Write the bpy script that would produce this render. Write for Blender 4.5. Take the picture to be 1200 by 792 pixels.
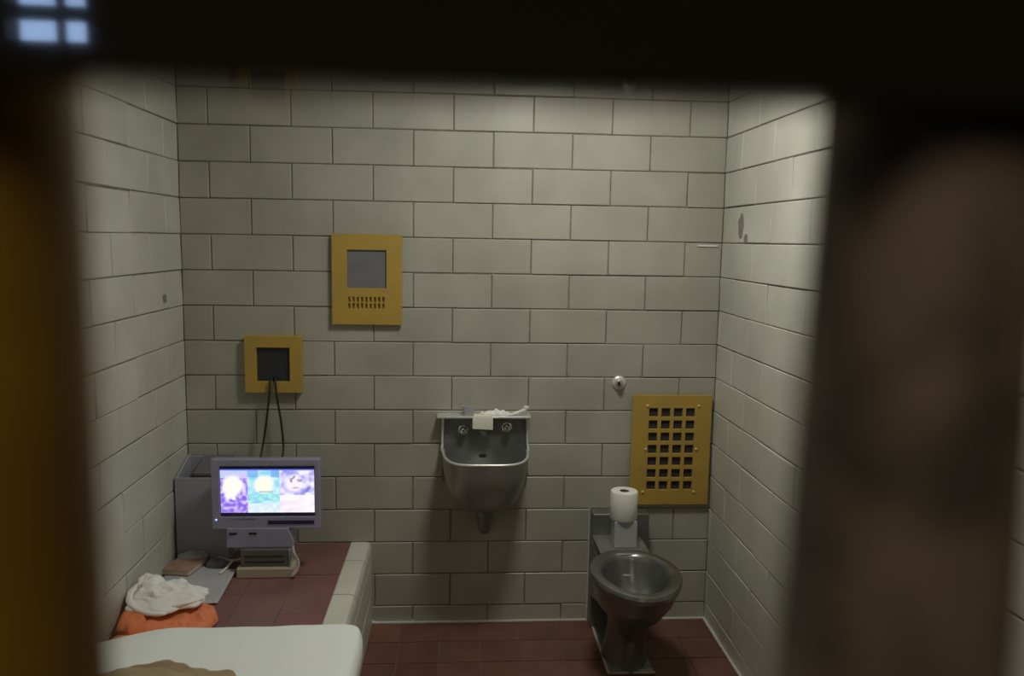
import bpy, bmesh, math, random
from math import pi, sin, cos, radians
from mathutils import Vector, Matrix, noise
random.seed(7)
for o in list(bpy.data.objects): bpy.data.objects.remove(o, do_unlink=True)
scn = bpy.context.scene
COL = scn.collection

# ------------------------------------------------------------------ camera, world, lights, exposure
cam_d = bpy.data.cameras.new('camera'); cam = bpy.data.objects.new('camera', cam_d); COL.objects.link(cam)
r_ = Vector((0.99765988, -0.06618658, 0.01714928)); u_ = Vector((-0.0088527, 0.12366522, 0.99228451)); f_ = Vector((0.06779669, 0.99011426, -0.1227899))
cam.matrix_world = Matrix(((r_.x, u_.x, -f_.x, .0231), (r_.y, u_.y, -f_.y, -3.1054), (r_.z, u_.z, -f_.z, 1.5626), (0, 0, 0, 1)))
cam_d.sensor_width = 36; cam_d.lens = 932.05 / 1200 * 36
cam_d.clip_start = .01
cam_d.dof.use_dof = True; cam_d.dof.focus_distance = 2.95; cam_d.dof.aperture_fstop = 3.6
scn.camera = cam
scn.view_settings.view_transform = 'Standard'; scn.view_settings.look = 'None'
scn.view_settings.gamma = 1; scn.view_settings.use_curve_mapping = False
scn.view_settings.exposure = 0.0
w = bpy.data.worlds.new('sky'); scn.world = w; w.use_nodes = True
bg = w.node_tree.nodes['Background']; bg.inputs[0].default_value = (.42, .62, 1, 1); bg.inputs[1].default_value = 16

def area(name, loc, sx, sy, power, col, rot=(0, 0, 0)):
    l = bpy.data.lights.new(name, 'AREA'); l.shape = 'RECTANGLE'; l.size = sx; l.size_y = sy; l.energy = power; l.color = col
    o = bpy.data.objects.new(name, l); o.location = loc; o.rotation_euler = rot; COL.objects.link(o); return o
LAMP = (.37, -.92, 2.455)
area('cell_lamp', (LAMP[0], LAMP[1], LAMP[2]), .3, .3, 15.0, (1, .99, .91))
area('corridor_lamp', (-.3, -4.3, 2.70), .2, 1.2, 9, (1, .86, .62))

# ------------------------------------------------------------------ helpers
def nset(n, k, v):
    if k in n.inputs: n.inputs[k].default_value = v
def mat(name, c, rough=.5, metal=0, c2=None, scale=8, emit=0, spec=None, alpha=1, coat=0, bump=0, bscale=60, detail=4, lo=.4, hi=.62, attr=None):
    m = bpy.data.materials.new(name); m.use_nodes = True; nt = m.node_tree; b = nt.nodes['Principled BSDF']
    b.inputs['Base Color'].default_value = (*c, 1); b.inputs['Roughness'].default_value = rough; b.inputs['Metallic'].default_value = metal
    if spec is not None: nset(b, 'Specular IOR Level', spec)
    if alpha < 1: b.inputs['Alpha'].default_value = alpha
    if coat: nset(b, 'Coat Weight', coat); nset(b, 'Coat Roughness', .08)
    tc = nt.nodes.new('ShaderNodeTexCoord'); out = None
    if c2 is not None:
        n = nt.nodes.new('ShaderNodeTexNoise'); n.inputs['Scale'].default_value = scale; n.inputs['Detail'].default_value = detail
        nt.links.new(tc.outputs['Object'], n.inputs['Vector'])
        r = nt.nodes.new('ShaderNodeValToRGB'); r.color_ramp.elements[0].position = lo; r.color_ramp.elements[1].position = hi
        r.color_ramp.elements[0].color = (*c, 1); r.color_ramp.elements[1].color = (*c2, 1)
        nt.links.new(n.outputs['Fac'], r.inputs['Fac']); out = r.outputs['Color']
        nt.links.new(out, b.inputs['Base Color'])
    if attr:
        a = nt.nodes.new('ShaderNodeAttribute'); a.attribute_name = attr
        if out is not None:
            mx = nt.nodes.new('ShaderNodeMix'); mx.data_type = 'RGBA'; mx.blend_type = 'MULTIPLY'; mx.inputs[0].default_value = 1
            nt.links.new(out, mx.inputs[6]); nt.links.new(a.outputs['Color'], mx.inputs[7]); out = mx.outputs[2]
        else: out = a.outputs['Color']
        nt.links.new(out, b.inputs['Base Color'])
    if bump:
        n2 = nt.nodes.new('ShaderNodeTexNoise'); n2.inputs['Scale'].default_value = bscale; n2.inputs['Detail'].default_value = 3
        nt.links.new(tc.outputs['Object'], n2.inputs['Vector'])
        bp = nt.nodes.new('ShaderNodeBump'); bp.inputs['Strength'].default_value = bump; bp.inputs['Distance'].default_value = .004
        nt.links.new(n2.outputs['Fac'], bp.inputs['Height']); nt.links.new(bp.outputs['Normal'], b.inputs['Normal'])
    if emit:
        nt.links.new(out, b.inputs['Emission Color']) if out is not None else b.inputs['Emission Color'].__setattr__('default_value', (*c, 1))
        b.inputs['Emission Strength'].default_value = emit
    return m
M = {}
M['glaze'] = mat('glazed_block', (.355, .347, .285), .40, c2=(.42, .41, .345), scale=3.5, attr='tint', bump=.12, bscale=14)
M['glaze_side'] = mat('glazed_block_lit', (.50, .495, .425), .40, c2=(.58, .575, .50), scale=3.5, attr='tint', bump=.12, bscale=14)  # back wall glaze lightened: brighter light on the side walls put into the colour
M['mortar'] = mat('mortar', (.13, .125, .10), .9, c2=(.21, .2, .165), scale=30)
M['chip'] = mat('bare_chip', (.75, .74, .68), .8)
M['stain'] = mat('bare_block', (.17, .165, .14), .9, c2=(.25, .24, .2), scale=60)
M['quarry'] = mat('red_quarry_tile', (.13, .055, .04), .45, c2=(.16, .07, .052), scale=9, attr='tint', bump=.1)
M['grout'] = mat('floor_grout', (.17, .085, .065), .9)
M['caulk'] = mat('pale_caulk', (.55, .53, .45), .7)
M['benchred'] = mat('bench_tile', (.185, .085, .072), .5, c2=(.21, .10, .085), scale=7, attr='tint')
M['cap'] = mat('cap_tile', (.60, .59, .50), .35, c2=(.66, .65, .56), scale=6)
M['yellow'] = mat('yellow_paint', (.47, .30, .05), .5, c2=(.42, .28, .06), scale=9, bump=.15, bscale=40)
M['screwy'] = mat('painted_bolt', (.62, .50, .22), .35)
M['dark'] = mat('dark_recess', (.018, .018, .018), .8)
M['duct'] = mat('duct_dark', (.03, .03, .032), .7)
M['greyglass'] = mat('grey_window_plate', (.16, .165, .18), .28, c2=(.19, .19, .2), scale=12)
M['blackglass'] = mat('dark_window_plate', (.030, .032, .038), .3)
M['steel'] = mat('brushed_steel', (.30, .31, .29), .42, .65, c2=(.38, .385, .37), scale=10, bump=.08, bscale=35)
M['steeld'] = mat('dull_steel', (.19, .20, .19), .45, .7, c2=(.25, .26, .25), scale=14)
M['bowlsteel'] = mat('bowl_steel', (.21, .22, .205), .30, .8, c2=(.28, .285, .27), scale=9)
M['chrome'] = mat('chrome', (.75, .75, .75), .15, 1)
M['rim'] = mat('worn_bright_steel', (.80, .80, .78), .35, .6)
M['rubber'] = mat('black_cord', (.015, .015, .016), .5)
M['paper'] = mat('white_paper', (.80, .79, .74), .9, bump=.1)
M['card'] = mat('grey_carton', (.40, .40, .41), .8)
M['core'] = mat('cardboard', (.14, .11, .085), .9)
M['soap'] = mat('cream_card', (.70, .69, .58), .6)
M['mattress'] = mat('white_sheet', (.84, .88, .85), .85, bump=.08, bscale=18)
M['white'] = mat('white_cloth', (.84, .83, .78), .9, bump=.25, bscale=90)
M['orange'] = mat('orange_cloth', (.70, .20, .08), .9, c2=(.78, .25, .11), scale=9, bump=.2, bscale=80)
M['blanket'] = mat('brown_blanket', (.30, .20, .11), .95, c2=(.38, .33, .19), scale=7, bump=.3, bscale=50)
M['sheet'] = mat('grey_plastic_sheet', (.50, .50, .51), .45, c2=(.44, .44, .455), scale=12)
M['tvcase'] = mat('clear_plastic_glow_tint', (.40, .39, .53), .25, alpha=.72)  # lavender tint puts the screen's bluish glow into the casing colour
M['tvinner'] = mat('tv_inner_grey', (.16, .155, .18), .5)
M['tvblack'] = mat('screen_bezel', (.018, .018, .075), .3)
M['greybox'] = mat('grey_box', (.36, .355, .41), .65, c2=(.31, .305, .355), scale=4)
M['greyflap'] = mat('dark_lid', (.15, .14, .165), .7)
M['beige'] = mat('beige_cover', (.42, .38, .26), .7)
M['pages'] = mat('pages', (.60, .56, .44), .9)
M['pink'] = mat('pink_cover', (.34, .19, .15), .6, c2=(.40, .27, .20), scale=20)
M['clearbag'] = mat('crumpled_plastic', (.55, .55, .57), .2, alpha=.6)
M['set'] = mat('smoked_plastic', (.13, .13, .125), .3, alpha=.9)
M['pinkcord'] = mat('pale_strap', (.52, .44, .42), .6)
M['led'] = mat('led', (.5, .55, 1), .4, emit=1.2)
M['black'] = mat('black_enamel', (.028, .023, .018), .04, spec=.5)
M['barpaint'] = mat('worn_bar_paint', (.26, .19, .14), .55, c2=(.10, .085, .072), scale=34, detail=2, lo=.42, hi=.6, bump=.2)
M['baryellow'] = mat('yellow_bar_paint', (.40, .22, .025), .5, c2=(.32, .17, .02), scale=20)
M['plaster'] = mat('painted_plaster', (.35, .34, .29), .9)
M['corr'] = mat('dark_corridor_paint', (.05, .048, .042), .9)
M['sash'] = mat('sash_steel', (.02, .02, .02), .6)
M['lens'] = mat('lamp_lens', (1, .97, .85), .4, emit=3)

def link(name, bm, m, parent=None, smooth=True, bevel=0, sub=0, loc=None, solid=0, autos=35):
    me = bpy.data.meshes.new(name); bmesh.ops.recalc_face_normals(bm, faces=bm.faces[:]); bm.to_mesh(me); bm.free()
    o = bpy.data.objects.new(name, me); COL.objects.link(o)
    ms = m if isinstance(m, (list, tuple)) else [m]
    for x in ms: me.materials.append(M[x])
    if parent is not None: o.parent = parent
    if solid: s = o.modifiers.new('s', 'SOLIDIFY'); s.thickness = solid; s.offset = 0
    if bevel: b = o.modifiers.new('b', 'BEVEL'); b.width = bevel; b.segments = 3; b.limit_method = 'ANGLE'; b.angle_limit = radians(40)
    if sub: s = o.modifiers.new('u', 'SUBSURF'); s.levels = sub; s.render_levels = sub
    if smooth:
        for p in me.polygons: p.use_smooth = True
        try: me.set_sharp_from_angle(angle=radians(autos))
        except Exception: pass
    return o
def box(bm, x0, x1, y0, y1, z0, z1, mi=0):
    v = [bm.verts.new(c) for c in ((x0,y0,z0),(x1,y0,z0),(x1,y1,z0),(x0,y1,z0),(x0,y0,z1),(x1,y0,z1),(x1,y1,z1),(x0,y1,z1))]
    fs = []
    for f in ((0,3,2,1),(4,5,6,7),(0,1,5,4),(1,2,6,5),(2,3,7,6),(3,0,4,7)):
        q = bm.faces.new([v[i] for i in f]); q.material_index = mi; fs.append(q)
    return v
def loft(bm, rings, cap0=True, cap1=True, closed=True):
    R = [[bm.verts.new(p) for p in ring] for ring in rings]; n = len(R[0])
    for a, b in zip(R, R[1:]):
        for i in range(n if closed else n - 1):
            bm.faces.new((a[i], a[(i+1) % n], b[(i+1) % n], b[i]))
    if cap0: bm.faces.new(list(reversed(R[0])))
    if cap1: bm.faces.new(R[-1])
    return R
def ell(cx, cy, rx, ry, z, n=40, p=1.0):
    out = []
    for i in range(n):
        a = 2*pi*i/n; c, s = cos(a), sin(a)
        out.append((cx + rx*math.copysign(abs(c)**p, c), cy + ry*math.copysign(abs(s)**p, s), z))
    return out
def cyl(bm, p0, p1, r0, r1=None, n=24):
    r1 = r0 if r1 is None else r1; p0 = Vector(p0); p1 = Vector(p1); d = (p1-p0).normalized()
    a = d.orthogonal().normalized(); b = d.cross(a)
    loft(bm, [[p + (a*cos(2*pi*i/n) + b*sin(2*pi*i/n))*r for i in range(n)] for p, r in ((p0, r0), (p1, r1))])
def lathe(bm, c, axis, prof, n=32):
    """prof: list of (radius, height along axis)"""
    c = Vector(c); d = Vector(axis).normalized(); a = d.orthogonal().normalized(); b = d.cross(a)
    loft(bm, [[c + d*h + (a*cos(2*pi*i/n) + b*sin(2*pi*i/n))*max(r, 1e-4) for i in range(n)] for r, h in prof])
def smoothpath(pts, k=8):
    P = [Vector(p) for p in pts]; P = [2*P[0]-P[1]] + P + [2*P[-1]-P[-2]]; out = []
    for i in range(1, len(P)-2):
        for j in range(k):
            t = j/k; a, b, c, d = P[i-1], P[i], P[i+1], P[i+2]
            out.append(.5*((2*b) + (c-a)*t + (2*a-5*b+4*c-d)*t*t + (3*b-a-3*c+d)*t**3))
    out.append(P[-2]); return out
def tube(bm, pts, r, n=12, k=8, sm=True, flat=1):
    P = smoothpath(pts, k) if sm else [Vector(p) for p in pts]; rings = []; prev = None
    for i, p in enumerate(P):
        d = (P[min(i+1, len(P)-1)] - P[max(i-1, 0)]).normalized()
        a = d.orthogonal().normalized() if prev is None else (prev - d*prev.dot(d)).normalized()
        prev = a; b = d.cross(a)
        rings.append([p + a*cos(2*pi*j/n)*r + b*sin(2*pi*j/n)*r*flat for j in range(n)])
    loft(bm, rings)
def empty(name, loc):
    o = bpy.data.objects.new(name, None); o.location = loc; COL.objects.link(o); o.empty_display_size = .05; return o
def tag(o, label, cat, group=None):
    o['label'] = label; o['category'] = cat
    if group: o['group'] = group
    return o
class Thing:
    """an Empty at the base; parts are built in world coordinates and re-based on it"""
    def __init__(s, name, loc, label, cat, group=None):
        s.o = empty(name, loc); s.loc = Vector(loc); tag(s.o, label, cat, group)
    def part(s, name, bm, m, parent=None, **k):
        for v in bm.verts: v.co -= s.loc
        return link(name, bm, m, parent or s.o, **k)
def struct(o): o['kind'] = 'structure'; return o
def N(): return bmesh.new()
def solo(name, bm, m, label, cat, group=None, **k):
    """one-mesh thing with its origin at its own base"""
    xs = [v.co for v in bm.verts]; c = Vector((sum(v.x for v in xs)/len(xs), sum(v.y for v in xs)/len(xs), min(v.z for v in xs)))
    for v in bm.verts: v.co -= c
    o = link(name, bm, m, None, **k); o.location = c; return tag(o, label, cat, group)

# ------------------------------------------------------------------ room shell
XL, XR, YF, ZC = -1.0254, 1.0617, -2.90, 2.50
HB, WB = .1354, .3048
def block_wall(name, fn, u0, u1, off, grout_t=.004, g=.0036, seed=1, tintfn=None):
    """fn(u, z, depth) -> point; depth 0 = face of the blocks, negative = into the wall; off = joint offset of odd rows"""
    rnd = random.Random(seed); bm = N(); lay = bm.faces.layers.float_color.new('tint') if hasattr(bm.faces.layers, 'float_color') else None
    cols = []
    def quad(pts, mi, c):
        f = bm.faces.new([bm.verts.new(p) for p in pts]); f.material_index = mi; cols.append(c)
    def slab(u0, u1, z0, z1, d0, d1, mi, c):
        P = [fn(u, z, d) for d in (d0, d1) for u, z in ((u0, z0), (u1, z0), (u1, z1), (u0, z1))]
        for f in ((0,1,2,3),(4,7,6,5),(0,4,5,1),(1,5,6,2),(2,6,7,3),(3,7,4,0)): quad([P[i] for i in f], mi, c)
    slab(u0-(.12 if name=='wall_back' else 0), u1+(.12 if u1==XR else .12), 0, ZC, -.12, -grout_t, 1, (1, 1, 1, 1))
    k = -3
    for k in range(-2, 17):
        zt = min(2.24 - HB*k, ZC); zb = max(2.24 - HB*(k+1), 0.0)
        if zt - zb < .02: continue
        o = off if k % 2 else off + WB/2
        n = math.floor((u0 - o)/WB)
        while o + n*WB < u1:
            a = max(o + n*WB, u0); b = min(o + (n+1)*WB, u1); n += 1
            if b - a < .015: continue
            ga = 0 if a == u0 else g/2; gb = 0 if b == u1 else g/2
            a += ga; b -= gb; t = zt - g/2; s = zb + g/2
            d = rnd.gauss(0, .0007); tl = rnd.gauss(0, .0009); jz = rnd.gauss(0, .0006)
            t += jz; s += jz
            v = 1 + rnd.gauss(0, .035); w_ = rnd.gauss(0, .018)
            c = (v*(1+w_), v, v*(1-w_*1.5), 1)
            e = .0025
            O = [fn(*q) for q in ((a, s, -.006), (b, s, -.006), (b, t, -.006), (a, t, -.006))]
            Md = [fn(*q) for q in ((a, s, d-e+tl), (b, s, d-e+tl), (b, t, d-e-tl), (a, t, d-e-tl))]
            F = [fn(*q) for q in ((a+e, s+e, d+tl), (b-e, s+e, d+tl), (b-e, t-e, d-tl), (a+e, t-e, d-tl))]
            for A, B in ((O, Md), (Md, F)):
                for i in range(4): quad((A[i], A[(i+1) % 4], B[(i+1) % 4], B[i]), 0, c)
            quad(F, 0, c)
    me = bpy.data.meshes.new(name); bm.to_mesh(me); bm.free()
    at = me.attributes.new('tint', 'FLOAT_COLOR', 'FACE')
    for i, c in enumerate(cols): at.data[i].color = c
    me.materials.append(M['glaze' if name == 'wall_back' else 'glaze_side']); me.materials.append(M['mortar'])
    o = bpy.data.objects.new(name, me); COL.objects.link(o); return struct(o)
wb = block_wall('wall_back', lambda u, z, d: (u, -d, z), XL, XR, 0, seed=3)
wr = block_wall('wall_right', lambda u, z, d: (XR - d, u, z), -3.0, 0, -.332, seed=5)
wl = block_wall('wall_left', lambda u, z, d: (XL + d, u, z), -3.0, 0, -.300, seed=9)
for o in (wb, wr, wl):   # orient faces consistently
    b = N(); b.from_mesh(o.data); bmesh.ops.remove_doubles(b, verts=b.verts[:], dist=1e-6); bmesh.ops.recalc_face_normals(b, faces=b.faces[:]); b.to_mesh(o.data); b.free()
def blob(bm, fn, cu, cz, ru, rz, seed, n=18, t=.0015):
    pts = []
    for i in range(n):
        a = 2*pi*i/n; k = 1 + .28*noise.noise(Vector((cos(a)*1.7, sin(a)*1.7, seed)))
        pts.append((cu + ru*k*cos(a), cz + rz*k*sin(a)))
    loft(bm, [[fn(u, z, .0005) for u, z in pts], [fn(u, z, t) for u, z in pts]])
b = N(); blob(b, lambda u, z, d: (XR - d, u, z), -.205, 1.625, .026, .045, 2); blob(b, lambda u, z, d: (XR - d, u, z), -.262, 1.578, .020, .018, 5)
link('glaze_stain', b, 'stain', wr)
b = N(); blob(b, lambda u, z, d: (XL + d, u, z), -.19, 1.326, .018, .026, 7); link('glaze_chip', b, 'stain', wl)
b = N(); box(b, .962, 1.045, -.003, 0, 1.5475, 1.5545); link('glaze_chip', b, 'chip', wb, bevel=.001)

def tile_floor(name, x0, x1, y0, y1, z, step, m0, m1, gx=0, gy=0, g=.005, th=.1, seed=1, var=.1, parent=None):
    rnd = random.Random(seed); bm = N(); cols = []
    box(bm, x0, x1, y0, y1, z-th, z-.0025, 1); cols += [(1, 1, 1, 1)]*6
    nx = math.floor((x0-gx)/step); 
    while gx + nx*step < x1:
        a = max(gx+nx*step+g/2, x0); b = min(gx+(nx+1)*step-g/2, x1); ny = math.floor((y0-gy)/step); nx += 1
        if b-a < .01: continue
        while gy + ny*step < y1:
            c = max(gy+ny*step+g/2, y0); d = min(gy+(ny+1)*step-g/2, y1); ny += 1
            if d-c < .01: continue
            box(bm, a, b, c, d, z-.004, z+rnd.gauss(0, .0004), 0); v = 1+rnd.gauss(0, var); cols += [(v, v*(1+rnd.gauss(0, .04)), v, 1)]*6
    me = bpy.data.meshes.new(name); bm.to_mesh(me); bm.free()
    at = me.attributes.new('tint', 'FLOAT_COLOR', 'FACE')
    for i, c in enumerate(cols): at.data[i].color = c
    me.materials.append(M[m0]); me.materials.append(M[m1])
    o = bpy.data.objects.new(name, me); COL.objects.link(o)
    if parent: o.parent = parent
    return o
struct(tile_floor('floor', XL, XR, -3.0, 0, 0, .157, 'quarry', 'grout', gx=.904, gy=0, seed=4))
b = N(); box(b, XL-.12, XR+.12, -3.0, .12, ZC, ZC+.1); struct(link('ceiling', b, 'plaster', smooth=False))
b = N(); box(b, -.315, XR, -.010, .0, 0, .008); struct(link('trim_1', b, 'caulk', bevel=.002))
b = N(); box(b, XR-.010, XR, -2.9, -.010, 0, .008); struct(link('trim_2', b, 'caulk', bevel=.002))
# corridor outside the bars
b = N(); box(b, -3.2, 3.2, -6.2, -3.0, -.1, -.002); struct(link('floor_corridor', b, 'corr', smooth=False))
b = N(); box(b, -3.2, 3.2, -6.2, -3.0, 2.9, 3.0); struct(link('ceiling_corridor', b, 'corr', smooth=False))
for nm, x0, x1 in (('wall_corridor_left', -3.3, -3.2), ('wall_corridor_right', 3.2, 3.3)):
    b = N(); box(b, x0, x1, -6.3, -3.0, -.1, 3.0); struct(link(nm, b, 'corr', smooth=False))
for nm, x0, x1 in (('wall_front_left', -3.2, XL-.12), ('wall_front_right', XR+.12, 3.2)):
    b = N(); box(b, x0, x1, -3.0, -2.9, -.1, 2.9); struct(link(nm, b, 'corr', smooth=False))
b = N(); box(b, XL-.12, XR+.12, -3.0, -2.9, ZC+.1, 2.9); struct(link('wall_front_top', b, 'corr', smooth=False))
# far wall with a steel sash window
wx0, wx1, wz0, wz1 = -1.74, -1.415, 2.285, 2.50
b = N()
for a in ((-3.2, wx0, -.1, 3), (wx1, 3.2, -.1, 3), (wx0, wx1, -.1, wz0), (wx0, wx1, wz1, 3)): box(b, a[0], a[1], -6.3, -6.175, a[2], a[3])
struct(link('wall_corridor_far', b, 'corr', smooth=False))
b = N()
for x in (wx0, -1.527, wx1): box(b, x-.013, x+.013, -6.2, -6.17, wz0, wz1)
for z, h in ((wz0, .01), (2.403, .026), (wz1, .01)): box(b, wx0, wx1, -6.2, -6.17, z-h, z+h)
struct(link('window_1', b, 'sash', smooth=False))

# ------------------------------------------------------------------ ceiling lamp of the cell
t = Thing('ceiling_light', (LAMP[0], LAMP[1], ZC), 'rectangular ceiling light fixture above the cell', 'ceiling light')
b = N(); box(b, LAMP[0]-.17, LAMP[0]+.17, LAMP[1]-.30, LAMP[1]+.30, 2.475, ZC); t.part('housing', b, 'plaster', bevel=.006)
b = N(); box(b, LAMP[0]-.14, LAMP[0]+.14, LAMP[1]-.27, LAMP[1]+.27, 2.462, 2.475); t.part('diffuser', b, 'lens', bevel=.004)

# ------------------------------------------------------------------ cell front: round bars behind a flat black crossbar
t = Thing('barred_cell_front', (.02, -2.955, 0), 'barred steel cell front seen close up, black crossbar over worn brown and yellow upright bars', 'cell bars')
for i in range(-5, 7):
    x = -.0635 + i*.1705; b = N(); cyl(b, (x, -2.952, 0), (x, -2.952, ZC), .0172, n=32)
    if i == 1:      # thicker, slightly tapered bar
        b.free(); b = N(); prof = [(.0232, 0), (.0232, 1.45), (.0200, 1.60), (.0200, ZC)]
        lathe(b, (0, -2.952, 0), (0, 0, 1), prof)
        for v in b.verts: v.co.x += .1150 if v.co.z < 1.5 else .1147
    br = t.part('bar', b, 'baryellow' if i == 0 else 'barpaint')
    if i == 0: br['label'] = 'yellow painted upright bar'
for z0, z1 in ((.28, .35), (.95, 1.02), (1.5848, 1.665), (2.2, 2.27)):
    b = N(); box(b, XL, XR, -2.980, -2.970, z0, z1); c = t.part('crossbar', b, 'black', bevel=.001, smooth=False)
    c['label'] = 'flat black enamelled crossbar'
b = N(); box(b, .108, .30, -2.968, -2.960, 1.568, 1.62); t.part('bracket_plate', b, 'black', bevel=.003)
b = N(); box(b, XL, XR, -2.985, -2.92, 0, .05); t.part('sill', b, 'black', bevel=.002)
b = N(); box(b, XL, XR, -2.985, -2.92, ZC-.05, ZC); t.part('head_rail', b, 'black', bevel=.002)

# ------------------------------------------------------------------ yellow plates
def perforated(bm, xs, zs, solid, y0, y1):
    """lattice plate: xs/zs cut lines, solid(i,j) says which cells are filled"""
    nx, nz = len(xs)-1, len(zs)-1; V = {}
    def vv(i, j, y):
        k = (i, j, y)
        if k not in V: V[k] = bm.verts.new((xs[i], y, zs[j]))
        return V[k]
    S = lambda i, j: 0 <= i < nx and 0 <= j < nz and solid(i, j)
    for i in range(nx):
        for j in range(nz):
            if not S(i, j): continue
            bm.faces.new((vv(i,j,y0), vv(i+1,j,y0), vv(i+1,j+1,y0), vv(i,j+1,y0)))
            bm.faces.new((vv(i,j,y1), vv(i,j+1,y1), vv(i+1,j+1,y1), vv(i+1,j,y1)))
            for di, dj, a, c in ((-1,0,(i,j),(i,j+1)),(1,0,(i+1,j),(i+1,j+1)),(0,-1,(i,j),(i+1,j)),(0,1,(i,j+1),(i+1,j+1))):
                if not S(i+di, j+dj): bm.faces.new((vv(*a,y0), vv(*c,y0), vv(*c,y1), vv(*a,y1)))
def bolt(t, parent, x, y, z, r=.006, m='screwy', name='bolt'):
    b = N(); lathe(b, (x, y, z), (0, -1, 0), [(r, 0), (r, .002), (r*.75, .004), (r*.2, .0052)], 16); return t.part(name, b, m, parent)
# vent
t = Thing('wall_vent', (.884, 0, .50), 'yellow steel air vent plate with square holes low on the back wall', 'vent')
xs = [.722]; x = .809
for c in range(4): xs += [x + c*.0502 - .018 + .0, x + c*.0502 + .018]
xs.append(1.046); zs = [.502]
for r in range(7): zs += [.5825 + r*.0503 - .0175, .5825 + r*.0503 + .0175]
zs.append(.955)
b = N(); perforated(b, xs, zs, lambda i, j: not (i % 2 == 1 and j % 2 == 1), -.022, -.012)
pl = t.part('plate', b, 'yellow', smooth=False, bevel=.001)
b = N(); box(b, .735, 1.033, -.012, 0, .515, .942); t.part('duct_backing', b, 'duct', smooth=False)
for x, z in ((.783, .911), (.992, .911), (.781, .733), (.989, .733), (.776, .556), (.986, .555)): bolt(t, pl, x, -.022, z)
# intercom speaker panel
t = Thing('intercom_panel', (-.327, 0, 1.227), 'larger yellow wall panel with a grey window above a perforated grille', 'wall panel')
xs = [-.460, -.403, -.3985]; gx0 = -.400; n = 9; pitch = (.150-.004)/n
xs = [-.460, -.403]
for c in range(n): xs += [-.401 + c*pitch + .002, -.401 + c*pitch + .0105]
xs += [-.253, -.194]
zs = [1.227, 1.290, 1.309, 1.315, 1.334, 1.368, 1.514, 1.573]
def sol(i, j):
    if j == 5 and 1 <= i <= len(xs)-3: return False
    if j in (1, 3) and i >= 2 and i % 2 == 0 and i < len(xs)-3: return False
    return True
b = N(); perforated(b, xs, zs, sol, -.020, -.010); pl = t.part('plate', b, 'yellow', smooth=False)
b = N(); box(b, -.45, -.204, -.010, 0, 1.237, 1.345); t.part('grille_backing', b, 'yellow', smooth=False)
b = N(); box(b, -.45, -.204, -.013, 0, 1.36, 1.52); t.part('window', b, 'greyglass', smooth=False)
# outlet box
t = Thing('outlet_plate', (-.685, 0, .96), 'smaller yellow wall plate with a black square window and two cords', 'wall plate')
xs = [-.792, -.748, -.622, -.578]; zs = [.960, 1.004, 1.136, 1.180]
b = N(); perforated(b, xs, zs, lambda i, j: not (i == 1 and j == 1), -.032, 0); t.part('frame', b, 'yellow', smooth=False, bevel=.001)
b = N(); box(b, -.748, -.622, -.018, -.002, 1.004, 1.136); t.part('window', b, 'blackglass', smooth=False)
for pts, lb in (([(-.690,-.020,1.02),(-.694,-.045,1.0),(-.700,-.05,.93),(-.712,-.055,.83),(-.724,-.075,.74),(-.722,-.16,.69),(-.715,-.235,.68)], 'black power cord hanging on the left below the small yellow plate'),
            ([(-.678,-.020,1.02),(-.674,-.045,1.0),(-.668,-.05,.94),(-.652,-.055,.84),(-.643,-.075,.74),(-.645,-.16,.69),(-.65,-.235,.68)], 'black power cord hanging on the right below the small yellow plate')):
    b = N(); tube(b, pts, .0042); solo('power_cord', b, 'rubber', lb, 'cord', 'cords below the small yellow plate')
# chrome wall button
t = Thing('shower_button', (.668, 0, .973), 'round chrome push button on the back wall above the toilet', 'button')
b = N(); lathe(b, (.668, 0, 1.001), (0, -1, 0), [(.029, 0), (.029, .004), (.025, .009), (.018, .012)]); esc = t.part('escutcheon', b, 'rim')
b = N(); lathe(b, (.668, -.010, 1.001), (0, -1, 0), [(.014, 0), (.014, .014), (.011, .019), (.003, .021)]); t.part('plunger', b, 'chrome', esc)

# ------------------------------------------------------------------ sink
t = Thing('steel_sink', (.134, 0, .42), 'small wall hung stainless steel sink with raised back and bright rim', 'sink')
cx = .134
def dplan(ax, b_, z, yb=-.004, p=.50, n=44, cx=cx):
    pts = []
    for i in range(n+1):
        a = pi*i/n; c, s = cos(a), sin(a)
        pts.append((cx + ax*math.copysign(abs(c)**p, c), yb - b_*(abs(s)**.75), z))
    return pts
b = N()
outer = [(.020, .060, .512, .9), (.065, .125, .516, .85), (.105, .180, .532, .75), (.136, .222, .565, .66), (.155, .250, .615, .58), (.165, .267, .675, .5), (.168, .274, .725, .45), (.169, .276, .737, .45)]
inner = [(.160, .264, .737, .45), (.156, .258, .725, .45), (.148, .240, .675, .55), (.125, .205, .635, .65), (.07, .13, .610, .8), (.02, .05, .605, .9)]
loft(b, [dplan(a, d, z, p=p) for a, d, z, p in outer] + [dplan(a, d, z, -.014, p=p) for a, d, z, p in inner])
t.part('basin', b, 'steel')
b = N(); box(b, -.036, .304, -.016, 0, .60, .868); sp = t.part('backsplash', b, 'steeld', bevel=.002)
b = N(); box(b, -.056, .312, -.060, 0, .866, .874); t.part('ledge', b, 'rim', bevel=.002)
b = N()
path = [(-.033, -.020, .866), (-.034, -.022, .80), (-.035, -.028, .752), (-.036, -.06, .740)]
pl_ = dplan(.166, .272, .740, p=.45)
ring = [(x, y, .740) for x, y, z in reversed(pl_) if y < -.06]
path = path + ring + [(.304, -.06, .740), (.303, -.028, .752), (.302, -.022, .80), (.301, -.020, .866)]
tube(b, path, .0052, k=2); t.part('rim', b, 'rim')
b = N(); tube(b, [(cx, -.10, .53), (cx, -.10, .48), (cx, -.095, .445), (cx, -.06, .425), (cx, -.01, .422)], .024, n=20); tp = t.part('drain_pipe', b, 'steeld')
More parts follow.
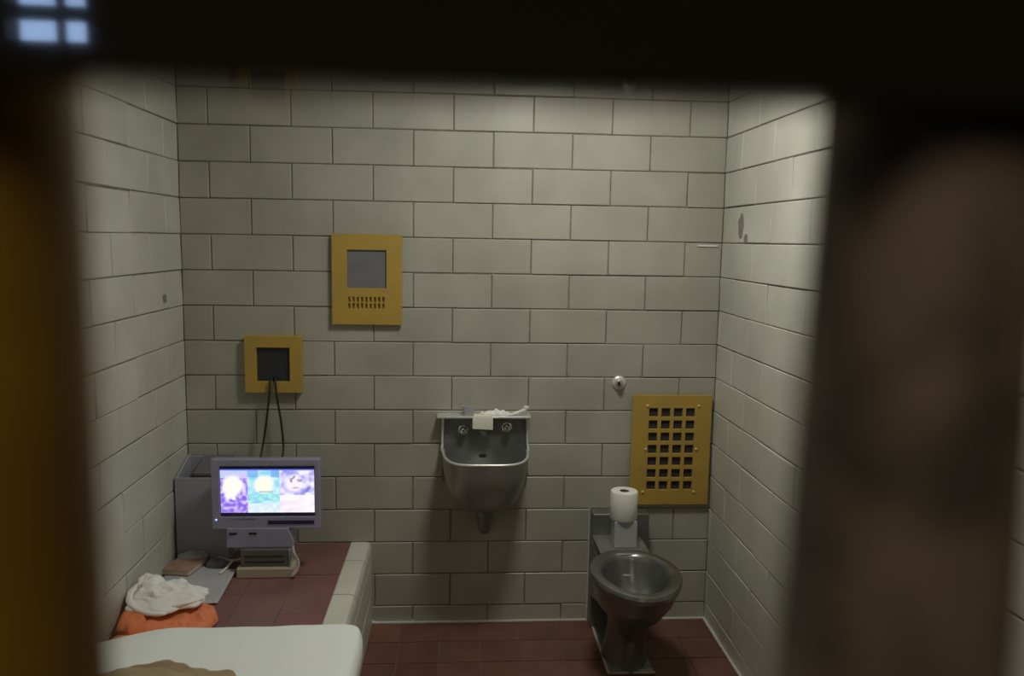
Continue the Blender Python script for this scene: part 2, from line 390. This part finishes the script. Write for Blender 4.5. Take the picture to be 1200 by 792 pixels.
b = N(); lathe(b, (cx, -.10, .475), (0, 0, 1), [(.030, 0), (.030, .035), (.026, .04)]); t.part('slip_nut', b, 'steeld', tp)
for x, z in ((.047, .812), (.220, .824)):
    b = N(); lathe(b, (x, -.016, z), (0, -1, 0), [(.020, 0), (.020, .005), (.015, .008), (.0155, .026), (.012, .034), (.004, .037)]); t.part('tap_button', b, 'chrome')
b = N(); loft(b, [[(cx-.030, -.016, .83), (cx+.016, -.016, .83), (cx+.010, -.016, .79), (cx-.022, -.016, .79)],
                  [(cx-.018, -.055, .815), (cx+.004, -.055, .815), (cx+.001, -.055, .795), (cx-.013, -.055, .795)]]); t.part('spout', b, 'steel', bevel=.003)
b = N(); lathe(b, (.126, -.0165, .706), (0, -1, 0), [(.016, 0), (.016, .0025), (.014, .003)], 20)
for v in b.verts: v.co.z = .706 + (v.co.z-.706)*.45
t.part('overflow', b, 'dark')
# things on the sink ledge
b = N(); loft(b, [[(.083,-.0700,.828),(.162,-.0700,.824),(.162,-.0630,.824),(.083,-.0630,.828)], [(.083,-.0700,.872),(.162,-.0700,.872),(.162,-.0630,.872),(.083,-.0630,.872)],
                  [(.085,-.066,.8790),(.160,-.066,.8790),(.160,-.0375,.8790),(.085,-.0375,.8790)], [(.085,-.066,.8755),(.160,-.066,.8755),(.160,-.0375,.8750),(.085,-.0375,.8750)]])
solo('paper_card', b, 'soap', 'cream card folded over the front of the sink ledge above the spout', 'card')
b = N(); 
loft(b, [ell(.068, -.035, .021, .014, .8745, p=.5), ell(.068, -.035, .022, .015, .89, p=.5), ell(.068, -.035, .024, .016, .912, p=.5), ell(.068, -.035, .021, .013, .9125, p=.5), ell(.068, -.035, .019, .011, .886, p=.5)])
solo('soap_cup', b, 'card', 'small grey plastic cup at the left of the sink ledge', 'cup')
def crumple(cx, cy, z, rx, ry, h, seed, n=26, f=9, rot=0, lump=.6, edge=.15):
    bm = N(); g = []
    for j in range(n+1):
        row = []
        for i in range(n+1):
            u = i/n*2-1; v = j/n*2-1
            r = max(abs(u), abs(v)); L = math.hypot(u, v) or 1
            du, dv = u*r/L, v*r/L          # square to disc
            q = Vector((du*rx*f*2, dv*ry*f*2, seed))
            k = 1 + edge*noise.noise(Vector((du*2, dv*2, seed+3)))
            hh = h*max(0, 1-r**3.2)**.55*(1-lump*.5 + lump*noise.noise(q*1.0) + lump*.5*abs(noise.noise(q*2.1)))
            x, y = du*rx*k, dv*ry*k
            row.append(bm.verts.new((cx + x*cos(rot)-y*sin(rot), cy + x*sin(rot)+y*cos(rot), z + max(hh, .001))))
        g.append(row)
    gb = [[bm.verts.new((v.co.x, v.co.y, z)) for v in row] for row in g]
    for j in range(n):
        for i in range(n):
            bm.faces.new((g[j][i], g[j][i+1], g[j+1][i+1], g[j+1][i])); bm.faces.new((gb[j][i], gb[j+1][i], gb[j+1][i+1], gb[j][i+1]))
    for i in range(n):
        for (a, c) in (((0, i), (0, i+1)), ((n, i), (n, i+1)), ((i, 0), (i+1, 0)), ((i, n), (i+1, n))):
            try: bm.faces.new((g[a[0]][a[1]], g[c[0]][c[1]], gb[c[0]][c[1]], gb[a[0]][a[1]]))
            except ValueError: pass
    return bm
b = crumple(.172, -.035, .8745, .062, .020, .024, 3, f=30); solo('toothpaste_tube', b, 'white', 'crumpled white tube lying on the middle of the sink ledge', 'tube')
t2 = Thing('toothbrush', (.26, -.03, .8745), 'white toothbrush lying at the right end of the sink ledge', 'toothbrush')
b = N(); tube(b, [(.222, -.045, .878), (.25, -.04, .884), (.275, -.035, .893), (.298, -.03, .900)], .0050, flat=.7); hd = t2.part('handle', b, 'paper')
b = N(); box(b, .285, .305, -.036, -.026, .900, .911); t2.part('bristles', b, 'paper', hd, bevel=.002)

# ------------------------------------------------------------------ toilet
tx = .662
t = Thing('steel_toilet', (tx, -.3, 0), 'stainless steel prison toilet with oval bowl and flat back panel', 'toilet')
b = N(); box(b, .567, .795, -.075, 0, 0, .482); t.part('back_panel', b, 'steeld', bevel=.004)
def egg(cx, cy, rx, ry, z, n=48):
    out = []
    for i in range(n):
        a = 2*pi*i/n; c, s = cos(a), sin(a)
        k = 1 - .10*(-s if s < 0 else 0)      # front a little narrower
        out.append((cx + rx*c*k, cy + ry*s*(1.0 if s < 0 else .93), z))
    return out
b = N()
cy = -.43
loft(b, [egg(tx, -.30, .088, .125, .004), egg(tx, -.30, .082, .118, .03), egg(tx, -.31, .068, .105, .12), egg(tx, -.34, .075, .125, .19), egg(tx, -.39, .115, .165, .25),
         egg(tx, -.415, .143, .195, .31), egg(tx, cy, .158, .212, .365), egg(tx, cy, .163, .220, .372), egg(tx, cy, .165, .224, .386), egg(tx, cy, .160, .219, .397), egg(tx, cy, .148, .206, .4015),
         egg(tx, cy, .130, .186, .398), egg(tx, cy, .119, .172, .388), egg(tx, cy, .113, .165, .372), egg(tx, cy, .105, .150, .33), egg(tx, cy-.01, .085, .12, .27), egg(tx, cy-.01, .055, .075, .23), egg(tx, cy-.01, .02, .03, .215)])
t.part('bowl', b, 'bowlsteel')
b = N(); loft(b, [[(tx-.10, -.07, z0), (tx+.10, -.07, z0), (tx+.10, -.07, z1), (tx-.10, -.07, z1)] if k == 0 else [(tx-.085, -.30, z0+.05), (tx+.085, -.30, z0+.05), (tx+.085, -.30, z1-.06), (tx-.085, -.30, z1-.06)] for k, z0, z1 in ((0, .14, .385), (1, .14, .385))])
t.part('trunk', b, 'steeld', bevel=.01)
b = N(); box(b, tx-.095, tx+.095, -.27, -.07, .384, .396); t.part('deck', b, 'steel', bevel=.004)
b = N(); box(b, .582, .745, -.415, -.075, 0, .014); t.part('base_plate', b, 'steel', bevel=.003)
b = N(); lathe(b, (.730, -.075, .44), (0, -1, 0), [(.016, 0), (.016, .006), (.011, .008), (.010, .018), (.003, .02)]); t.part('flush_button', b, 'chrome')
b = N(); tube(b, [(.580, -.004, .006), (.580, -.42, .006), (.750, -.42, .006)], .0055, sm=False, n=8); tube(b, [(.5645, -.006, .006), (.5645, -.006, .484)], .004, sm=False, n=8)
t.part('caulk_line', b, 'caulk')
b = N(); loft(b, [[(.626,-.215,.397),(.716,-.215,.397),(.716,-.135,.397),(.626,-.135,.397)], [(.628,-.213,.5),(.714,-.213,.5),(.714,-.137,.5),(.628,-.137,.5)]])
solo('small_carton', b, 'card', 'small grey carton standing on the back of the toilet under the paper roll', 'carton', bevel=.003)
t = Thing('toilet_roll', (.668, -.173, .5005), 'white toilet paper roll standing on the grey carton behind the toilet bowl', 'toilet roll')
b = N(); n = 40; c = (.668, -.173, .5005)
prof = [(.018, 0), (.050, 0), (.0525, .004), (.0525, .106), (.050, .110), (.019, .110)]
R = loft(b, [[(c[0]+r*cos(2*pi*i/n), c[1]+r*sin(2*pi*i/n), c[2]+h) for i in range(n)] for r, h in prof], False, False)
for i in range(n): b.faces.new((R[-1][i], R[-1][(i+1) % n], R[0][(i+1) % n], R[0][i]))
rl = t.part('paper', b, 'paper')
b = N(); R = loft(b, [[(c[0]+r*cos(2*pi*i/n), c[1]+r*sin(2*pi*i/n), c[2]+h) for i in range(n)] for r, h in ((.0155, .001), (.0185, .001), (.0185, .109), (.0155, .109))], False, False)
for i in range(n): b.faces.new((R[-1][i], R[-1][(i+1) % n], R[0][(i+1) % n], R[0][i]))
t.part('cardboard_core', b, 'core')

# ------------------------------------------------------------------ built-in bench
BT = .343
t = Thing('tiled_bench', (-.67, -1.4, 0), 'built-in block bench along the left wall with red tile top and cream tile edge', 'bench')
b = N(); box(b, XL+.009, -.336, -2.88, -.002, 0, BT-.031); t.part('body', b, 'glaze', smooth=False)
o = tile_floor('red_tile_top', XL+.009, -.398, -2.88, -.002, BT, .1524, 'benchred', 'benchred', gx=-.398, gy=0, g=.0012, th=.03, seed=8, var=.03); 
for v in o.data.vertices: v.co -= t.loc
o.parent = t.o
# cap and face tiles
b = N(); y = 0.0; k = 0; cuts = [0, -.186, -.478] + [-.478 - .3048*i for i in range(1, 8)] + [-2.88]
for a, c in zip(cuts, cuts[1:]):
    if a - c < .02: continue
    y1 = a-.0025; y0 = c+.0025; pr = [(-.398, BT-.03), (-.398, BT+.001), (-.394, BT+.004), (-.338, BT+.004), (-.325, BT), (-.318, BT-.010), (-.315, BT-.024), (-.315, BT-.070), (-.335, BT-.070), (-.335, BT-.03)]
    loft(b, [[(x, yy, z) for x, z in pr] for yy in (y0, y1)])
t.part('edge_cap', b, 'cap')
b = N(); cols = 0
for row, (z0, z1) in enumerate(((BT-.2055, BT-.0745), (BT-.341, BT-.210))):
    cc = [0] + [-.15 - .3048*i - (.152 if row else 0) for i in range(0, 9)] + [-2.88]
    for a, c in zip(cc, cc[1:]):
        if a - c > .02: box(b, -.335, -.315, c+.0025, a-.0025, z0, z1)
t.part('face_tiles', b, 'cap', bevel=.002)

# ------------------------------------------------------------------ mattress, blanket, clothes
def ridge(p, f, seed):
    q = Vector((p[0]*f, p[1]*f, seed)); q2 = Vector((p[0]*f*2.3, p[1]*f*2.3, seed+4))
    return (1-abs(noise.noise(q))*2.6)*.7 + (1-abs(noise.noise(q2))*2.6)*.3
def drape(bm, cx, cy, z, rx, ry, h, amp, seed, rot=0, f=12, n=48, th=.004, edge=.22):
    """a folded layer of cloth: ragged outline, sharp fold ridges, turned-down rim"""
    g = []; gb = []
    for j in range(n+1):
        row = []; rb = []
        for i in range(n+1):
            u = i/n*2-1; v = j/n*2-1; r = max(abs(u), abs(v)); L = math.hypot(u, v) or 1; du, dv = u*r/L, v*r/L
            k = 1 + edge*noise.noise(Vector((du*1.6, dv*1.6, seed+3)))*1.5 + .05*noise.noise(Vector((du*7, dv*7, seed)))
            x0, y0 = du*rx*k, dv*ry*k; x, y = cx + x0*cos(rot)-y0*sin(rot), cy + x0*sin(rot)+y0*cos(rot)
            top = h*max(0, 1-r**4)**.5 + amp*ridge((x, y*1.4), f, seed)*min(1, (1-r)*5+.15)
            row.append(bm.verts.new((x, y, z + max(top, .0) + th))); rb.append(bm.verts.new((x, y, z)))
        g.append(row); gb.append(rb)
    for j in range(n):
        for i in range(n):
            bm.faces.new((g[j][i], g[j][i+1], g[j+1][i+1], g[j+1][i])); bm.faces.new((gb[j][i], gb[j+1][i], gb[j+1][i+1], gb[j][i+1]))
    for i in range(n):
        for (a, c) in (((0, i), (0, i+1)), ((n, i), (n, i+1)), ((i, 0), (i+1, 0)), ((i, n), (i+1, n))):
            bm.faces.new((g[a[0]][a[1]], g[c[0]][c[1]], gb[c[0]][c[1]], gb[a[0]][a[1]]))
def softbox(x0, x1, y0, y1, z0, z1, r, nx=40, ny=50, seed=0, amp=.004):
    """rounded cushion from a subdivided box"""
    bm = N(); box(bm, x0, x1, y0, y1, z0, z1)
    bmesh.ops.subdivide_edges(bm, edges=bm.edges[:], cuts=23, use_grid_fill=True)
    c = Vector(((x0+x1)/2, (y0+y1)/2, (z0+z1)/2)); hx, hy, hz = (x1-x0)/2, (y1-y0)/2, (z1-z0)/2
    for v in bm.verts:
        p = v.co - c; q = Vector((max(-hx+r, min(hx-r, p.x)), max(-hy+r, min(hy-r, p.y)), max(-hz+min(r, hz*.9), min(hz-min(r, hz*.9), p.z))))
        d = p - q
        if d.length > 1e-6: p = q + d.normalized()*min(r, hz*.9)*min(1, max(abs(d.x), abs(d.y), abs(d.z))/min(r, hz*.9)) if max(abs(d.x),abs(d.y),abs(d.z)) < min(r,hz*.9)*.999 else q + d.normalized()*min(r, hz*.9)
        nn = noise.noise(Vector((p.x*5+seed, p.y*3, seed)))*amp + noise.noise(Vector((p.x*13, p.y*6, seed)))*amp*.5
        if p.z > 0: p.z += nn
        v.co = c + p
    return bm
MT = .456
b = softbox(-1.012, -.236, -2.80, -.872, BT+.0055, MT, .045, seed=2, amp=.006)
for v in b.verts:   # pinched far-left corner
    k = max(0, 1-abs(v.co.x+1.012)/.22)*max(0, 1-abs(v.co.y+.872)/.35)
    if v.co.z > BT+.04: v.co.z -= .022*k
    v.co.y -= .05*k
for v in b.verts: v.co -= Vector((-.624, -1.836, BT))
o = link('mattress', b, 'mattress', sub=1, autos=180); o.location = (-.624, -1.836, BT); tag(o, 'white covered mattress lying on the near end of the tiled bench', 'mattress')
b = N()
drape(b, -.69, -1.505, MT+.006, .31, .37, .052, .016, 11, .0, f=4.5, n=70, edge=.15)
drape(b, -.78, -1.50, MT+.012, .18, .27, .050, .014, 17, .2, f=7, n=50, edge=.2)
solo('blanket', b, 'blanket', 'crumpled brown and tan blanket lying on the white mattress', 'blanket', autos=180)
# orange clothing: folded in rolls
def roll(bm, pts, r, seed, flat=.62, n=20):
    P = smoothpath(pts, 10); rings = []
    for i, p in enumerate(P):
        d = (P[min(i+1, len(P)-1)] - P[max(i-1, 0)]).normalized(); s = Vector((0, 0, 1)).cross(d).normalized(); t_ = i/(len(P)-1)
        rr = r*(.25 + .75*min(1, min(t_, 1-t_)*9)**.5)
        ring = []
        for j in range(n):
            a = 2*pi*j/n; k = 1 + .30*noise.noise(Vector((p.x*22 + cos(a)*1.4, p.y*22 + sin(a)*1.4, seed))) + .14*noise.noise(Vector((p.x*60 + cos(a)*2, p.y*60 + sin(a)*2, seed)))
            ring.append(p + s*cos(a)*rr*k + Vector((0, 0, 1))*(sin(a)*rr*k*flat))
        rings.append(ring)
    loft(bm, rings)
b = N()
drape(b, -.885, -.70, BT+.001, .135, .155, .022, .008, 3, .05, f=9)
drape(b, -.89, -.66, BT+.018, .115, .12, .022, .010, 7, -.1, f=10)
drape(b, -.80, -.665, BT+.002, .068, .075, .030, .012, 12, .5, f=16, n=30)
drape(b, -.955, -.66, BT+.030, .060, .125, .022, .010, 15, -.05, f=15, n=30)
roll(b, [(-.99, -.81, .368), (-.90, -.835, .372), (-.80, -.79, .370), (-.745, -.715, .362)], .026, 1)
for v in b.verts: v.co.z = max(v.co.z, BT+.001); v.co.x = max(v.co.x, XL+.004)
solo('orange_clothing', b, 'orange', 'folded orange clothing heaped on the bench against the left wall', 'clothing', autos=180)
b = N()
drape(b, -.895, -.625, .405, .118, .100, .010, .008, 4, .08, f=11)
drape(b, -.885, -.615, .407, .105, .085, .012, .010, 9, -.2, f=13)
drape(b, -.905, -.60, .419, .085, .062, .012, .013, 14, .25, f=16)
drape(b, -.968, -.575, .425, .045, .050, .016, .016, 19, .6, f=20, n=26)
roll(b, [(-.995, -.56, .440), (-1.006, -.63, .425), (-.975, -.69, .414), (-.91, -.725, .408), (-.86, -.728, .407)], .010, 6, .8)
roll(b, [(-.86, -.70, .416), (-.81, -.68, .420), (-.775, -.64, .418)], .008, 16, .8)
for v in b.verts: v.co.x = max(v.co.x, XL+.004)
solo('white_cloth', b, 'white', 'crumpled white cloth lying on top of the orange clothing', 'cloth', autos=180)
# grey plastic sheet on the bench top
b = N(); P = [(-.775, -.275), (-.772, -.53), (-.80, -.575), (-1.015, -.56), (-1.018, -.20), (-.95, -.17)]
n = 20; g = []
A, B_, C_, D_ = Vector((-1.018, -.55, 0)), Vector((-.765, -.535, 0)), Vector((-.778, -.262, 0)), Vector((-1.018, -.20, 0))
for j in range(n+1):
    row = []
    for i in range(n+1):
        u, v = i/n, j/n; p = (A*(1-u)+B_*u)*(1-v) + (D_*(1-u)+C_*u)*v
        row.append(b.verts.new((p.x, p.y, BT+.003+.0022*(1+noise.noise(Vector((p.x*18, p.y*18, 1)))))))
    g.append(row)
for j in range(n):
    for i in range(n): b.faces.new((g[j][i], g[j][i+1], g[j+1][i+1], g[j+1][i]))
solo('plastic_sheet', b, 'sheet', 'flat grey plastic sheet spread on the bench beside the paperback', 'sheet', solid=.0015)
# paperback
t = Thing('paperback_book', (-.965, -.25, BT+.009), 'pinkish paperback lying on the grey sheet beside the left wall', 'book')
bx = Matrix.Rotation(radians(-12), 4, 'Z')
def rbox(x0, x1, y0, y1, z0, z1, c, R):
    bb = N(); box(bb, x0, x1, y0, y1, z0, z1)
    for v in bb.verts: v.co = R @ v.co + Vector(c)
    return bb
c = (-.965, -.25, BT+.009)
t.part('pages', rbox(-.050, .050, -.066, .066, .0015, .0145, c, bx), 'pages', smooth=False)
t.part('front_cover', rbox(-.052, .052, -.068, .068, .0145, .0165, c, bx), 'pink', smooth=False)
t.part('back_cover', rbox(-.052, .052, -.068, .068, 0, .0015, c, bx), 'pink', smooth=False)
b = crumple(-.955, -.188, BT+.026, .055, .030, .028, 21, f=16, rot=.1); solo('plastic_bag', b, 'clearbag', 'crumpled clear plastic wrapper on the far end of the paperback', 'wrapper')
b = N(); tube(b, [(-.905, -.14, BT+.010), (-.87, -.17, BT+.014), (-.835, -.19, BT+.012), (-.80, -.20, BT+.012), (-.775, -.17, BT+.010)], .006); solo('coiled_cable', b, 'pinkcord', 'pale cable lying on the bench left of the television', 'cable')
b = N(); tube(b, [(-.802, -.225, BT+.020), (-.812, -.27, BT+.014), (-.823, -.31, BT+.010)], .004); solo('plastic_pen', b, 'paper', 'thin white pen lying on the grey sheet near the television', 'pen')
b = crumple(-.855, -.225, BT+.009, .045, .03, .022, 31, f=14); solo('dark_pouch', b, 'greyflap', 'small dark pouch on the bench left of the book stack', 'pouch')
# tall grey box in the corner
t = Thing('storage_box', (-.92, -.09, BT), 'tall grey box standing in the back left corner behind the television', 'box')
b = N(); loft(b, [[(x, y, z) for x, z in ((-1.018, BT+.001), (-.83, BT+.001), (-.83, .665), (-1.018, .665))] for y in (-.175, -.165)])
loft(b, [[(x, y, z) for y, z in ((-.165, BT+.001), (-.01, BT+.001), (-.01, .715), (-.165, .665))] for x in (-1.018, -1.010)])
loft(b, [[(x, y, z) for y, z in ((-.165, BT+.001), (-.01, BT+.001), (-.01, .700), (-.165, .665))] for x in (-.838, -.83)])
box(b, -1.010, -.838, -.02, -.01, BT+.001, .705); box(b, -1.010, -.838, -.165, -.02, BT+.001, BT+.01)
t.part('body', b, 'greybox', smooth=False)
b = N(); loft(b, [[(-.958, -.150, z), (-.84, -.150, z), (-.84, -.022, z+.035), (-.958, -.022, z+.035)] for z in (.668, .676)]); t.part('lid', b, 'greyflap', smooth=False)

# ------------------------------------------------------------------ television on a stack
t = Thing('book', (-.66, -.26, BT), 'thick beige book at the bottom of the stack under the television', 'book')
t.part('pages', rbox(-.097, .097, -.065, .065, .003, .029, (-.66, -.258, BT+.001), Matrix.Rotation(radians(1), 4, 'Z')), 'pages', smooth=False)
t.part('front_cover', rbox(-.100, .100, -.068, .068, .029, .032, (-.66, -.258, BT+.001), Matrix.Rotation(radians(1), 4, 'Z')), 'beige', smooth=False)
t.part('back_cover', rbox(-.100, .100, -.068, .068, 0, .003, (-.66, -.258, BT+.001), Matrix.Rotation(radians(1), 4, 'Z')), 'beige', smooth=False)
t.part('spine', rbox(-.100, .100, -.071, -.068, 0, .032, (-.66, -.258, BT+.001), Matrix.Rotation(radians(1), 4, 'Z')), 'beige', bevel=.001)
t = Thing('set_top_box', (-.665, -.25, BT+.033), 'smoky grey plastic box between the beige book and the television', 'box')
b = N(); box(b, -.750, -.578, -.308, -.18, BT+.033, BT+.098); cs = t.part('case', b, 'set', bevel=.004)
b = N(); box(b, -.735, -.595, -.3105, -.308, BT+.050, BT+.054); box(b, -.735, -.595, -.3105, -.308, BT+.072, BT+.075); t.part('front_slot', b, 'dark', cs, smooth=False)
b = N(); box(b, -.578, -.572, -.311, -.20, BT+.033, BT+.096); t.part('bright_edge', b, 'clearbag', cs, smooth=False)
b = N(); tube(b, [(-.566, -.300, BT+.105), (-.556, -.325, BT+.09), (-.540, -.335, BT+.060), (-.545, -.340, BT+.035), (-.560, -.345, BT+.015)], .006, flat=.4); solo('cable_strap', b, 'pinkcord', 'pale pink strap hanging beside the stack under the television', 'strap')

TB = BT+.099
t = Thing('television', (-.66, -.27, TB), 'small flat television in clear plastic casing with a bright picture on', 'television')
tx0, tx1, ty, tz0, tz1 = -.853, -.469, -.285, .510, .767
sx0, sx1, sz0, sz1 = -.822, -.490, .565, .736
b = N(); perforated(b, [tx0, sx0-.002, sx1+.002, tx1], [tz0, sz0-.010, sz1+.006, tz1], lambda i, j: not (i == 1 and j == 1), ty, ty+.035); cs = t.part('casing', b, 'tvcase', bevel=.003)
b = N(); box(b, tx0+.03, tx1-.03, ty+.035, ty+.065, tz0+.02, tz1-.02); t.part('rear_housing', b, 'tvinner', cs, bevel=.01)
b = N(); box(b, sx0-.002, sx1+.002, ty+.006, ty+.034, sz0-.010, sz1+.006); bz = t.part('bezel', b, 'tvblack', smooth=False)
b = N(); box(b, -.655, -.490, ty-.002, ty, .528, .541); t.part('speaker_grille', b, 'tvblack', cs, smooth=False)['label'] = 'dark speaker strip'
b = N(); box(b, -.78, -.70, ty-.002, ty, .5475, .5495); t.part('trim_line', b, 'tvinner', cs, smooth=False)
b = N(); lathe(b, (-.838, ty, .545), (0, -1, 0), [(.0035, 0), (.0035, .002), (.001, .003)], 12); t.part('power_light', b, 'led', cs)
b = N(); loft(b, [[(-.805, y, TB), (-.565, y, TB), (-.565, y, TB+.02), (-.585, y, tz0+.004), (-.80, y, tz0+.004)] for y in (-.292, -.215)]); nk = t.part('base', b, 'tvcase', bevel=.003)
for x in (-.792, -.722): 
    bb = N(); box(bb, x, x+.028, -.2945, -.292, .492, .499); t.part('slot', bb, 'dark', nk, smooth=False)
# picture: pale round shapes over violet, aqua and white fields
NX, NZ = 132, 70
me = bpy.data.meshes.new('screen'); vs = []; fs = []
for j in range(NZ+1):
    for i in range(NX+1): vs.append((sx0+(sx1-sx0)*i/NX - t.loc.x, ty+.0055 - t.loc.y, sz0+.004+(sz1-sz0-.010)*j/NZ - t.loc.z))
for j in range(NZ):
    for i in range(NX): a = j*(NX+1)+i; fs.append((a, a+1, a+NX+2, a+NX+1))
me.from_pydata(vs, [], fs); at = me.attributes.new('pic', 'FLOAT_COLOR', 'FACE')
def mixc(a, b, k): k = max(0, min(1, k)); return tuple(x*(1-k)+y*k for x, y in zip(a, b))
def disc(u, v, cx, cy, rx, ry, s=.15): return max(0, min(1, (1-math.hypot((u-cx)/rx, (v-cy)/ry))/s))
for j in range(NZ):
    for i in range(NX):
        u, v = (i+.5)/NX, (j+.5)/NZ
        n1 = noise.noise(Vector((u*22, v*14, 1))); n2 = noise.noise(Vector((u*9, v*7, 5))); n3 = noise.noise(Vector((u*45, v*28, 9)))
        if u < .29:
            c = mixc((.50, .38, .90), (.88, .80, 1), .35+1.1*n1+.4*n2)
            if v > .80: c = mixc((.66, .82, .95), (.84, .76, .97), .5+n1*2)
            lob = max(disc(u+.02*n2, v, .13, .63, .135, .26, .3), disc(u, v+.05*n1, .115, .43, .085, .15, .4)); c = mixc(c, (.97, .97, .93), lob)
        elif u < .63:
            c = mixc((.52, .82, .94), (.80, .94, .98), .5+n2*1.2+n1*.5)
            if v > .82 and (u < .40 or u > .54): c = mixc(c, (.42, .60, .92), .7)
            c = mixc(c, (.98, .98, .90), disc(u+.02*n1, v, .465, .64, .125, .25, .35))
            if .46 < v < .50 and .41 < u < .56: c = mixc(c, (.60, .70, .74), .6)
            if .27 < v < .43: c = mixc((.66, .95, .86), (.52, .80, .94), .5+n1*1.6)
            if v < .22: c = mixc((.90, .95, .96), (.78, .89, .94), .4+n1)
        else:
            c = mixc((.95, .93, 1), (.62, .60, .93), .35+n2*1.3+n1*.5)
            if v > .42:
                c = mixc(c, (.97, .93, .96), disc(u+.02*n1, v, .79, .66, .115, .24, .4))
                c = mixc(c, (.44, .42, .74), max(0, 1-abs(math.hypot((u-.80)/.16, (v-.74)/.36)-1)*6)*max(0, .35+n2*1.5))
                c = mixc(c, (.42, .38, .60), disc(u, v+.1*n1, .77, .79, .045, .05, .6)*.8); c = mixc(c, (.50, .44, .66), disc(u+.05*n1, v, .85, .74, .04, .05, .6)*.7)
                c = mixc(c, (.66, .50, .72), disc(u, v, .80, .57, .05, .03, .6)*.6)
            if v < .40: c = mixc((.99, .96, .97), (.90, .84, .95), .2+n2)
        if v > .965: c = (.35, .42, .95)
        c = tuple(max(.02, x) for x in c)
        at.data[j*NX+i].color = (c[0]**2.0, c[1]**2.0, c[2]**1.9, 1)
m = bpy.data.materials.new('lit_screen'); m.use_nodes = True; nt = m.node_tree; nt.nodes.clear()
a = nt.nodes.new('ShaderNodeAttribute'); a.attribute_name = 'pic'; e = nt.nodes.new('ShaderNodeEmission'); e.inputs[1].default_value = 1.05; oo = nt.nodes.new('ShaderNodeOutputMaterial')
nt.links.new(a.outputs['Color'], e.inputs[0]); nt.links.new(e.outputs[0], oo.inputs[0]); me.materials.append(m)
o = bpy.data.objects.new('screen', me); COL.objects.link(o); o.parent = t.o; o['label'] = 'lit screen showing pale shapes on violet and aqua'
